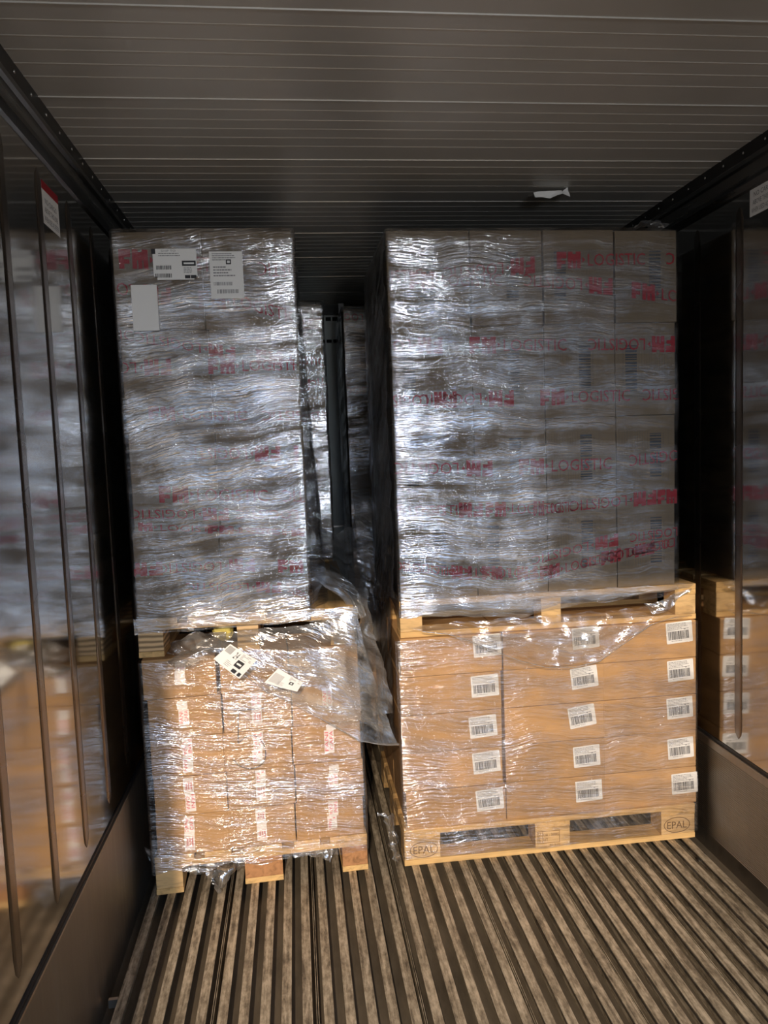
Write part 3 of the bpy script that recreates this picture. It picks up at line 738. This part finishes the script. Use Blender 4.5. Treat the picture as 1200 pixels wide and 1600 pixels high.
def film_ring(name, rect, z0f, z1f, mat, label, amp=.003, seed=0, nz=26, top=.05, flare=0, rz=0, org=(0, 0), sides=(1, 1, 1, 1)):
    """a closed band of film round a rectangular load; rect in the load's own axes"""
    x0, x1, y0, y1 = rect; rr = .012
    pts = []
    def corner(cx, cy, a0):
        for q in range(4):
            a = math.radians(a0+q*30); pts.append((cx+rr*math.cos(a), cy+rr*math.sin(a)))
    def run(a, b_, n):
        for i in range(1, n): pts.append((a[0]+(b_[0]-a[0])*i/n, a[1]+(b_[1]-a[1])*i/n))
    corner(x0+rr, y0+rr, 180); run((x0+rr, y0), (x1-rr, y0), 34)
    corner(x1-rr, y0+rr, 270); run((x1, y0+rr), (x1, y1-rr), 12)
    corner(x1-rr, y1-rr, 0); run((x1-rr, y1), (x0+rr, y1), 10)
    corner(x0+rr, y1-rr, 90); run((x0, y1-rr), (x0, y0+rr), 14)
    n = len(pts); u = [0]
    for i in range(n): a, b_ = pts[i], pts[(i+1) % n]; u.append(u[-1]+math.hypot(b_[0]-a[0], b_[1]-a[1]))
    cx, cy = (x0+x1)/2, (y0+y1)/2
    vs = []; uvs = []; rows = nz+1
    for j in range(rows+(3 if top else 0)):
        for i in range(n+1):
            x, y = pts[i % n]
            z0 = z0f(x, y); z1 = z1f(x, y)
            t = min(1, j/nz); z = z0+(z1-z0)*t
            nn = Vector((noise.noise(Vector((u[i]*3+seed, z*6, seed))), noise.noise(Vector((u[i]*9, z*22+seed, 3))), 0))
            d = amp*(nn.x+.6*nn.y)*(0 if (i % n) in (0,) else 1)
            ox = (1 if x > x1-.02 else -1 if x < x0+.02 else 0); oy = (-1 if y < y0+.02 else 1 if y > y1-.02 else 0)
            X, Y = x+ox*d, y+oy*d
            if flare and x > cx+.02: X += flare*max(0, 1-t)*((x-cx)/(x1-cx))**6*min(1, max(0, (y-y0-.006)/.12))
            if j > nz:
                k = (j-nz)/3*top; X -= (1 if x > cx else -1)*min(k, abs(x-cx)); Y -= (1 if y > cy else -1)*min(k, abs(y-cy)); z = z1+.006*(1-(j-nz)/3)+.004*nn.x
            if rz: X, Y = X*math.cos(rz)-Y*math.sin(rz), X*math.sin(rz)+Y*math.cos(rz)
            vs.append((X+org[0], Y+org[1], z)); uvs.append((u[i]+seed*.37, z if j <= nz else z+.02*(j-nz)))
    fs = []
    for j in range(rows+(3 if top else 0)-1):
        for i in range(n): a = j*(n+1)+i; fs.append((a, a+1, a+n+2, a+n+1))
    me = bpy.data.meshes.new(name); me.from_pydata(vs, [], fs)
    uv = me.uv_layers.new(name='uv')
    for lp in me.loops: uv.data[lp.index].uv = uvs[lp.vertex_index]
    for p in me.polygons: p.use_smooth = True
    me.update(); o = link(name, me, mat); tag(o, label, 'stretch film', 'film wrapped round the loads'); return o

def rag(base, amp, k=7, seed=0):
    return lambda x, y: base+amp*noise.noise(Vector((x*k+seed, y*k, seed)))
film_ring('stretch_film', (.369, 1.506, 2.866, 3.665), rag(1.00, .05, 6, 2), lambda x, y: 2.436-.010*max(0, (x-1.25)/.25), F_UR, 'clear film wrapped round the tall upper right load', .003, 2)
film_ring('stretch_film', (-.611, .040, 2.856, 3.46), rag(.995, .02, 6, 5), lambda x, y: 2.437, F_UL, 'silvery clear film wrapped round the tall upper left load', .003, 5, flare=.07)
FUL = bpy.data.objects['stretch_film.001']
for (x_, z_, nm, lb, g, mt) in stuck:                      # papers stuck to the outside of the film
    o = (build_with_bars(g, nm, mt, FUL, 1, 'black_print', off=.0006, loc=(x_, 2.8525, z_)) if 1 in g.mi else g.build(nm, mt, FUL, off=.0006, loc=(x_, 2.8525, z_))); o['label'] = lb
film_ring('stretch_film', (.348, 1.566, 2.836, 3.65), rag(.028, .012, 9, 1), lambda x, y: .900, F_LR, 'clear film wrapped round the barcode cartons and floor pallet at right', .0022, 1, top=0)
film_ring('stretch_film', (-.012, .806, -.010, .42), rag(.085, .025, 9, 4), lambda x, y: .890, F_LL, 'clear film wrapped round the taped cartons on the floor pallet at left', .0022, 4, top=0, rz=AL, org=(PL[0], PL[1]))
film_ring('stretch_film', (-.132, .190, 4.046, 4.70), rag(1.05, .03), lambda x, y: 2.40, F_UL, 'clear film on the second left load seen in the gap', .004, 9, top=.04)
film_ring('stretch_film', (.400, .72, 3.690, 4.1), rag(1.05, .03), lambda x, y: 2.41, F_UR, 'clear film on the second right load seen in the gap', .004, 10, top=.04)
film_ring('stretch_film', (.306, .64, 4.441, 5.1), rag(.93, .03), lambda x, y: 2.44, F_UL, 'clear film on the third right load seen in the gap', .004, 11, top=.04)

def patch(name, P, mat, label, cat='film scrap', amp=.01, nu=28, nv=20, seed=0, freq=14, parent=None, group=None, folds=0):
    """crumpled sheet through a grid of 3-D control points (rows from top to bottom)"""
    R_, C_ = len(P), len(P[0])
    def samp(u, v):
        a = v*(R_-1); b_ = u*(C_-1); i = min(int(a), R_-2); j = min(int(b_), C_-2); s = a-i; t = b_-j
        s = s*s*(3-2*s)*.4+s*.6; t = t*t*(3-2*t)*.4+t*.6
        p = [Vector(P[i][j]), Vector(P[i][j+1]), Vector(P[i+1][j]), Vector(P[i+1][j+1])]
        return (p[0]*(1-t)+p[1]*t)*(1-s)+(p[2]*(1-t)+p[3]*t)*s
    vs = []; uvs = []
    for j in range(nv+1):
        for i in range(nu+1):
            p = samp(i/nu, j/nv)
            q = p*freq+Vector((seed*3.1, seed*1.7, 0))
            d = Vector((noise.noise(q), noise.noise(q+Vector((9, 3, 5))), noise.noise(q+Vector((2, 8, 1)))))*amp
            d += Vector((noise.noise(q*2.7), noise.noise(q*2.7+Vector((9, 3, 5))), 0))*amp*.45
            vs.append(p+d); uvs.append((p.x*.9+p.y*.7, p.z+p.y*.3))
    fs = [(j*(nu+1)+i, j*(nu+1)+i+1, (j+1)*(nu+1)+i+1, (j+1)*(nu+1)+i) for j in range(nv) for i in range(nu)]
    me = bpy.data.meshes.new(name); me.from_pydata(vs, [], fs); uv = me.uv_layers.new(name='uv')
    for lp in me.loops: uv.data[lp.index].uv = uvs[lp.vertex_index]
    for p in me.polygons: p.use_smooth = True
    me.update(); o = link(name, me, mat, parent)
    if label and parent is None: tag(o, label, cat, group)
    return o
def tube(name, pts, rad, mat, parent=None, seg=6, wob=0):
    pts = [Vector(p) for p in pts]; vs = []; fs = []; n = len(pts)
    for i, p in enumerate(pts):
        d = (pts[min(i+1, n-1)]-pts[max(i-1, 0)]).normalized(); a = d.cross(Vector((0, 1, 0.01))).normalized(); b_ = d.cross(a)
        r = rad(i/(n-1)) if callable(rad) else rad
        for k in range(seg):
            t = 2*math.pi*k/seg; vs.append(p+(a*math.cos(t)+b_*math.sin(t))*r)
    for i in range(n-1):
        for k in range(seg): fs.append((i*seg+k, i*seg+(k+1) % seg, (i+1)*seg+(k+1) % seg, (i+1)*seg+k))
    me = bpy.data.meshes.new(name); me.from_pydata(vs, [], fs); uv = me.uv_layers.new(name='uv')
    for lp in me.loops: c = vs[lp.vertex_index]; uv.data[lp.index].uv = (c.x, c.z)
    for p in me.polygons: p.use_smooth = True
    me.update(); return link(name, me, mat, parent)

# torn flap of film over the lower left load, with two labels stuck to it
ye = 2.800
flap = patch('torn_film_flap', [
    [(-.50, ye+.02, .880), (-.36, ye+.02, .960), (-.20, ye+.03, .985), (.00, ye+.04, .985), (.12, ye+.05, 1.00), (.205, ye+.05, 1.03)],
    [(-.49, ye, .872), (-.34, ye-.01, .935), (-.18, ye-.01, .915), (.02, ye-.01, .900), (.14, ye, .900), (.225, ye+.03, .900)],
    [(-.48, ye, .866), (-.315, ye-.015, .920), (-.165, ye-.02, .830), (.02, ye-.02, .765), (.16, ye-.01, .735), (.27, ye+.03, .720)],
    [(-.47, ye, .858), (-.295, ye-.015, .905), (-.140, ye-.02, .760), (.02, ye-.02, .665), (.19, ye-.02, .548), (.345, ye+.02, .503)]],
    F_FLAP, 'torn flap of clear film draped over the taped cartons, tip reaching into the gap', amp=.010, nu=44, nv=26, seed=3)
hem = [(-.295, ye-.02, .905), (-.22, ye-.022, .83), (-.140, ye-.024, .760), (-.06, ye-.024, .715), (.02, ye-.024, .665), (.10, ye-.024, .612), (.19, ye-.022, .548), (.26, ye-.01, .524), (.30, ye+.0, .513), (.345, ye+.02, .503)]
tube('rolled_edge', hem, lambda t: .0014+.006*max(0, t-.5), F_FLAP, flap)
def label_quad(P, g, gw, gh, mats, parent, nm, lb):
    """bilinear placing of a flat print on four 3-D corners (bl, br, tr, tl)"""
    P = [Vector(p) for p in P]
    n_ = (P[1]-P[0]).cross(P[3]-P[0]).normalized()
    if n_.y > 0: n_ = -n_
    def fn(x, z, d):
        u, v = x/gw, z/gh; p = (P[0]*(1-u)+P[1]*u)*(1-v)+(P[3]*(1-u)+P[2]*u)*v
        return tuple(p+n_*d+Vector((0, -.006*math.sin(u*3.1)*1.0, 0)))
    gg = G()
    for f, m in zip(g.f, g.mi):
        pts = [g.v[i] for i in f]
        gg.poly([(a, b_) for a, b_, _ in pts], m, pts[0][2])
    o = gg.build(nm, mats, parent, fn=fn, off=.001); o['label'] = lb; return o
def slip(P, seed, lb):
    g = G()
    for i in range(6):
        for j in range(4): g.rect(i/6, j/4, (i+1)/6, (j+1)/4, 0, 0)
    r = random.Random(seed)
    if seed == 1:
        g.rect(.56, .30, .80, .62, 1, 1); g.rect(.60, .42, .76, .50, 0, 2); g.rect(.62, .04, .95, .2, 1, 1); g.rect(.78, .04, .80, .2, 0, 2)
        for q in range(9): g.rect(.04+q*.025, .60, .052+q*.025, .94, 1, 1)
        g.text('24', .36, .55, .50, .88, 1, 1)
    else:
        g.rect(.62, .40, .76, .62, 1, 1); g.rect(.66, .46, .72, .56, 0, 2)
        for q in range(12): g.rect(.05+q*.028, .15, .062+q*.028, .75, 2, 1)
    for q in range(5):
        g.rect(.55, .68+q*.055, .55+r.uniform(.2, .4), .70+q*.055, 2, 1)
    for q in range(4): g.rect(.30, .12+q*.07, .30+r.uniform(.12, .24), .14+q*.07, 2, 1)
    return label_quad(P, g, 1, 1, [M_PAPER, M_INK, M_GINK], flap, 'crumpled_label', lb)
slip([(-.324, 2.766, .900), (-.236, 2.764, .820), (-.170, 2.766, .885), (-.262, 2.768, .950)], 1, 'crumpled white label with black bars')
slip([(-.148, 2.762, .800), (-.030, 2.760, .758), (-.008, 2.760, .792), (-.094, 2.762, .850)], 2, 'tilted white label half covered by film')

# swag of loose film below the upper right pallet
yr = 2.826
sw = patch('loose_film_swag', [
    [(.40, yr+.02, .952), (.58, yr+.02, .955), (.78, yr+.02, .960), (1.0, yr+.02, .962), (1.2, yr+.02, .962), (1.40, yr+.02, .965), (1.545, yr+.02, .965)],
    [(.41, yr, .945), (.56, yr, .925), (.74, yr-.005, .885), (.97, yr-.008, .855), (1.17, yr-.006, .870), (1.38, yr, .935), (1.54, yr, .945)],
    [(.42, yr, .938), (.55, yr, .918), (.71, yr-.01, .850), (.93, yr-.014, .765), (1.145, yr-.01, .775), (1.36, yr-.004, .910), (1.53, yr, .930)]],
    film('film_swag', .16, .05, .12, 1.0, .15, (.93, .91, .88), 9, 60, .5), 'loose swag of film hanging below the raised right pallet over the barcode cartons', amp=.011, nu=80, nv=24, seed=8, freq=22)
tube('rolled_edge', [(.45, yr-.004, .935), (.55, yr-.006, .918), (.63, yr-.01, .888), (.71, yr-.014, .850), (.82, yr-.018, .800), (.93, yr-.018, .765), (1.04, yr-.018, .757), (1.145, yr-.016, .775), (1.25, yr-.012, .840), (1.36, yr-.008, .905), (1.46, yr-.004, .925), (1.53, yr-.004, .928)], .0022, F_FLAP, sw)
patch('torn_film_tip', [[(1.36, 2.86, .975), (1.44, 2.85, 1.005), (1.54, 2.85, 1.03)], [(1.37, 2.84, .935), (1.43, 2.84, .96), (1.50, 2.84, 1.0)]], F_FLAP,
      'bright torn film tip at the right end of the raised right pallet', amp=.016, nu=20, nv=12, seed=21)
patch('loose_film_sheet', [[(.40, 2.864, 1.045), (.7, 2.862, 1.05), (1.0, 2.862, 1.05), (1.25, 2.86, 1.05), (1.55, 2.86, 1.05)], [(.38, 2.856, 1.02), (.7, 2.852, .995), (1.0, 2.85, 1.0), (1.25, 2.852, 1.01), (1.56, 2.85, 1.045)],
      [(.385, 2.856, .99), (.68, 2.856, .97), (.85, 2.856, .955), (1.10, 2.856, 1.00), (1.54, 2.856, 1.03)]], film('film_skirt', .2, .1, .13, 1, .1, (.88, .88, .88), 6, 70, .5),
      'slack film skirt covering the deck edge of the raised right pallet', amp=.008, nu=50, nv=12, seed=23)
patch('loose_film_sheet', [[(-.61, 2.850, 1.045), (-.3, 2.848, 1.045), (0, 2.846, 1.045), (.21, 2.850, 1.04)], [(-.61, 2.850, 1.015), (-.3, 2.846, 1.012), (0, 2.846, 1.012), (.21, 2.850, 1.01)],
      [(-.61, 2.850, .985), (-.3, 2.850, .992), (0, 2.850, 1.0), (.20, 2.850, .97)]], F_UR,
      'slack film skirt covering the deck edge of the raised left pallet', amp=.006, nu=50, nv=12, seed=24)
patch('loose_film_sheet', [[(.10, 2.851, 1.035), (.20, 2.851, 1.035)], [(.115, 2.850, .90), (.205, 2.850, .90)]], F_FLAP, 'small film piece over the right block of the raised left pallet', amp=.006, nu=14, nv=14, seed=25)

# the tangle of film in the gap
GT = 'film sheets hanging in the gap between the loads'
patch('hanging_film_sheet', [[(.035, 2.98, 1.22), (.08, 2.98, 1.215), (.10, 3.0, 1.20)], [(.05, 2.96, 1.15), (.11, 2.94, 1.15), (.16, 2.96, 1.15)], [(.15, 2.92, 1.06), (.19, 2.9, 1.07), (.22, 2.92, 1.08)], [(.205, 2.88, .98), (.225, 2.87, .99), (.245, 2.88, 1.0)]],
      F_DK, 'grey streaked film sheet sweeping down from the upper left load into the gap', amp=.012, seed=31, group=GT)
patch('hanging_film_sheet', [[(.21, 2.88, 1.10), (.25, 2.9, 1.10)], [(.215, 2.86, .95), (.27, 2.9, .93)], [(.225, 2.85, .80), (.31, 2.9, .78)], [(.25, 2.84, .62), (.335, 2.88, .60)]],
      F_FLAP, 'bright crinkled film strip hanging beside the raised left pallet', amp=.016, seed=32, group=GT)
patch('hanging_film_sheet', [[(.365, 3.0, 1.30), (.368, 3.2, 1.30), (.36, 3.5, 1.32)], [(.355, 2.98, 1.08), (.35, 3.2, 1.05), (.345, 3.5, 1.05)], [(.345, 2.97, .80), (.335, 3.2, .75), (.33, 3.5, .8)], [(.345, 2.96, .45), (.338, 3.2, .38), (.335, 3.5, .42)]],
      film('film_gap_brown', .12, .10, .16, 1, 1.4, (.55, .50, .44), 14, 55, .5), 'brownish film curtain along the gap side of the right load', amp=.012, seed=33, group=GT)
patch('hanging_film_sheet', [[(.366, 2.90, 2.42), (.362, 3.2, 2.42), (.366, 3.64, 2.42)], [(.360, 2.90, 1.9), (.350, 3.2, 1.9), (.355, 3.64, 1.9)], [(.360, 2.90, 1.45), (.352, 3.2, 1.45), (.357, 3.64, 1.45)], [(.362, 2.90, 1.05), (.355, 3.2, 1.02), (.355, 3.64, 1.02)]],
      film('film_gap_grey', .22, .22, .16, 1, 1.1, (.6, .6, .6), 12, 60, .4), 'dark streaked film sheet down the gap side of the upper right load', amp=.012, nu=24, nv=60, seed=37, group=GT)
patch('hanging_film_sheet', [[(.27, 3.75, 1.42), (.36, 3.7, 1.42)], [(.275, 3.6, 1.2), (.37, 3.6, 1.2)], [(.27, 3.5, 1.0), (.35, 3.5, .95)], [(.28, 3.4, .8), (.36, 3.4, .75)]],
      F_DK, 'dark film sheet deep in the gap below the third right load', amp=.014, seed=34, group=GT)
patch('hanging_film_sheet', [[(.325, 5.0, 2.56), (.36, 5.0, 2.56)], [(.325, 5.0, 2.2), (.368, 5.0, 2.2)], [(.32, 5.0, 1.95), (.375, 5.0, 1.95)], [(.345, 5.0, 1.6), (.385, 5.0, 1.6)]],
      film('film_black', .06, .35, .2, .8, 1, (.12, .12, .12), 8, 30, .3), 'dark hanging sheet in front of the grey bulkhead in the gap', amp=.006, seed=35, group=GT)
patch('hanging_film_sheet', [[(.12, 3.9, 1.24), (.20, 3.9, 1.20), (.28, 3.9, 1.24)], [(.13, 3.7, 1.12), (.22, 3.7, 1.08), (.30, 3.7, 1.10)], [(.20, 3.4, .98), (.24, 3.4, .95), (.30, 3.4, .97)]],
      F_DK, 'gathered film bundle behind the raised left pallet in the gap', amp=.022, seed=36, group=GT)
patch('film_tuft', [[(.262, 2.90, .22), (.30, 2.88, .20), (.33, 2.9, .19)], [(.285, 2.86, .13), (.31, 2.85, .12), (.338, 2.86, .12)], [(.30, 2.84, .05), (.315, 2.83, .035), (.325, 2.84, .02)]],
      F_FLAP, 'crinkled film tuft hanging by the lower corner of the right floor pallet', amp=.020, freq=26, seed=41)
patch('film_tuft', [[(-.41, 2.86, .110), (-.33, 2.85, .105), (-.23, 2.86, .100)], [(-.40, 2.83, .07), (-.34, 2.80, .065), (-.26, 2.84, .07)], [(-.39, 2.80, .02), (-.365, 2.78, .010), (-.33, 2.80, .03)]],
      F_FLAP, 'crinkled film tuft trailing under the left floor pallet between its left and middle blocks', amp=.020, freq=26, seed=42)
patch('film_tuft', [[(-.09, 2.87, .105), (-.01, 2.87, .11), (.08, 2.87, .11)], [(-.08, 2.86, .075), (.0, 2.85, .085), (.07, 2.86, .075)], [(.0, 2.86, .065), (.04, 2.86, .045), (.06, 2.86, .035)]],
      F_FLAP, 'crinkled film tuft trailing under the left floor pallet beside its right block', amp=.018, freq=26, seed=43)
patch('film_tuft', [[(-.625, 2.84, .18), (-.600, 2.83, .17)], [(-.620, 2.84, .13), (-.600, 2.83, .12)]], F_FLAP, 'small film tuft poking out left of the left floor pallet', amp=.012, freq=26, seed=44)
patch('film_tuft', [[(-.50, 2.90, .935), (-.40, 2.90, .97), (-.29, 2.90, .97)], [(-.50, 2.86, .912), (-.40, 2.86, .93), (-.28, 2.86, .935)], [(-.50, 2.84, .905), (-.40, 2.84, .905), (-.28, 2.84, .905)]],
      F_DK, 'crumpled dark film stuffed in the opening of the raised left pallet', amp=.016, freq=22, seed=45)
patch('film_wisp', [[(1.33, 2.90, 2.452), (1.40, 2.90, 2.472), (1.48, 2.90, 2.460)], [(1.34, 2.95, 2.44), (1.41, 2.95, 2.455), (1.47, 2.95, 2.445)]], F_FLAP, 'thin film wisp on top of the tall right load near the wall', amp=.016, freq=30, seed=46)

# yellow crumpled cloth in the pallet opening
bm = bmesh.new(); bmesh.ops.create_icosphere(bm, subdivisions=4, radius=1)
for v in bm.verts:
    p = v.co.copy(); k = 1+.30*noise.noise(p*1.6)+.14*noise.noise(p*4.1)
    v.co = Vector((p.x*.040*k, p.y*.032*k, p.z*.030*k))
o = link('yellow_cloth', bm_mesh(bm, 'y', smooth=True), M_YEL, loc=(-.297, 2.93, .958)); tag(o, 'crumpled yellow cloth tucked in the opening of the raised left pallet', 'cloth')

# white tape scraps on the ceiling
def scrap(P, label, seed):
    patch('ceiling_tape_scrap', P, M_PAPER, label, 'tape scrap', .004, 12, 8, seed, 30)
scrap([[(.985, 3.02, 2.612), (1.055, 3.02, 2.620), (1.10, 3.02, 2.618)], [(.990, 3.02, 2.596), (1.05, 3.02, 2.590), (1.095, 3.01, 2.603)]], 'flat white tape scrap hanging from the ceiling, left piece', 51)
scrap([[(1.095, 3.02, 2.612), (1.125, 3.02, 2.632)], [(1.10, 3.01, 2.606), (1.128, 3.01, 2.592)]], 'upturned white tape scrap hanging from the ceiling, right piece', 52)
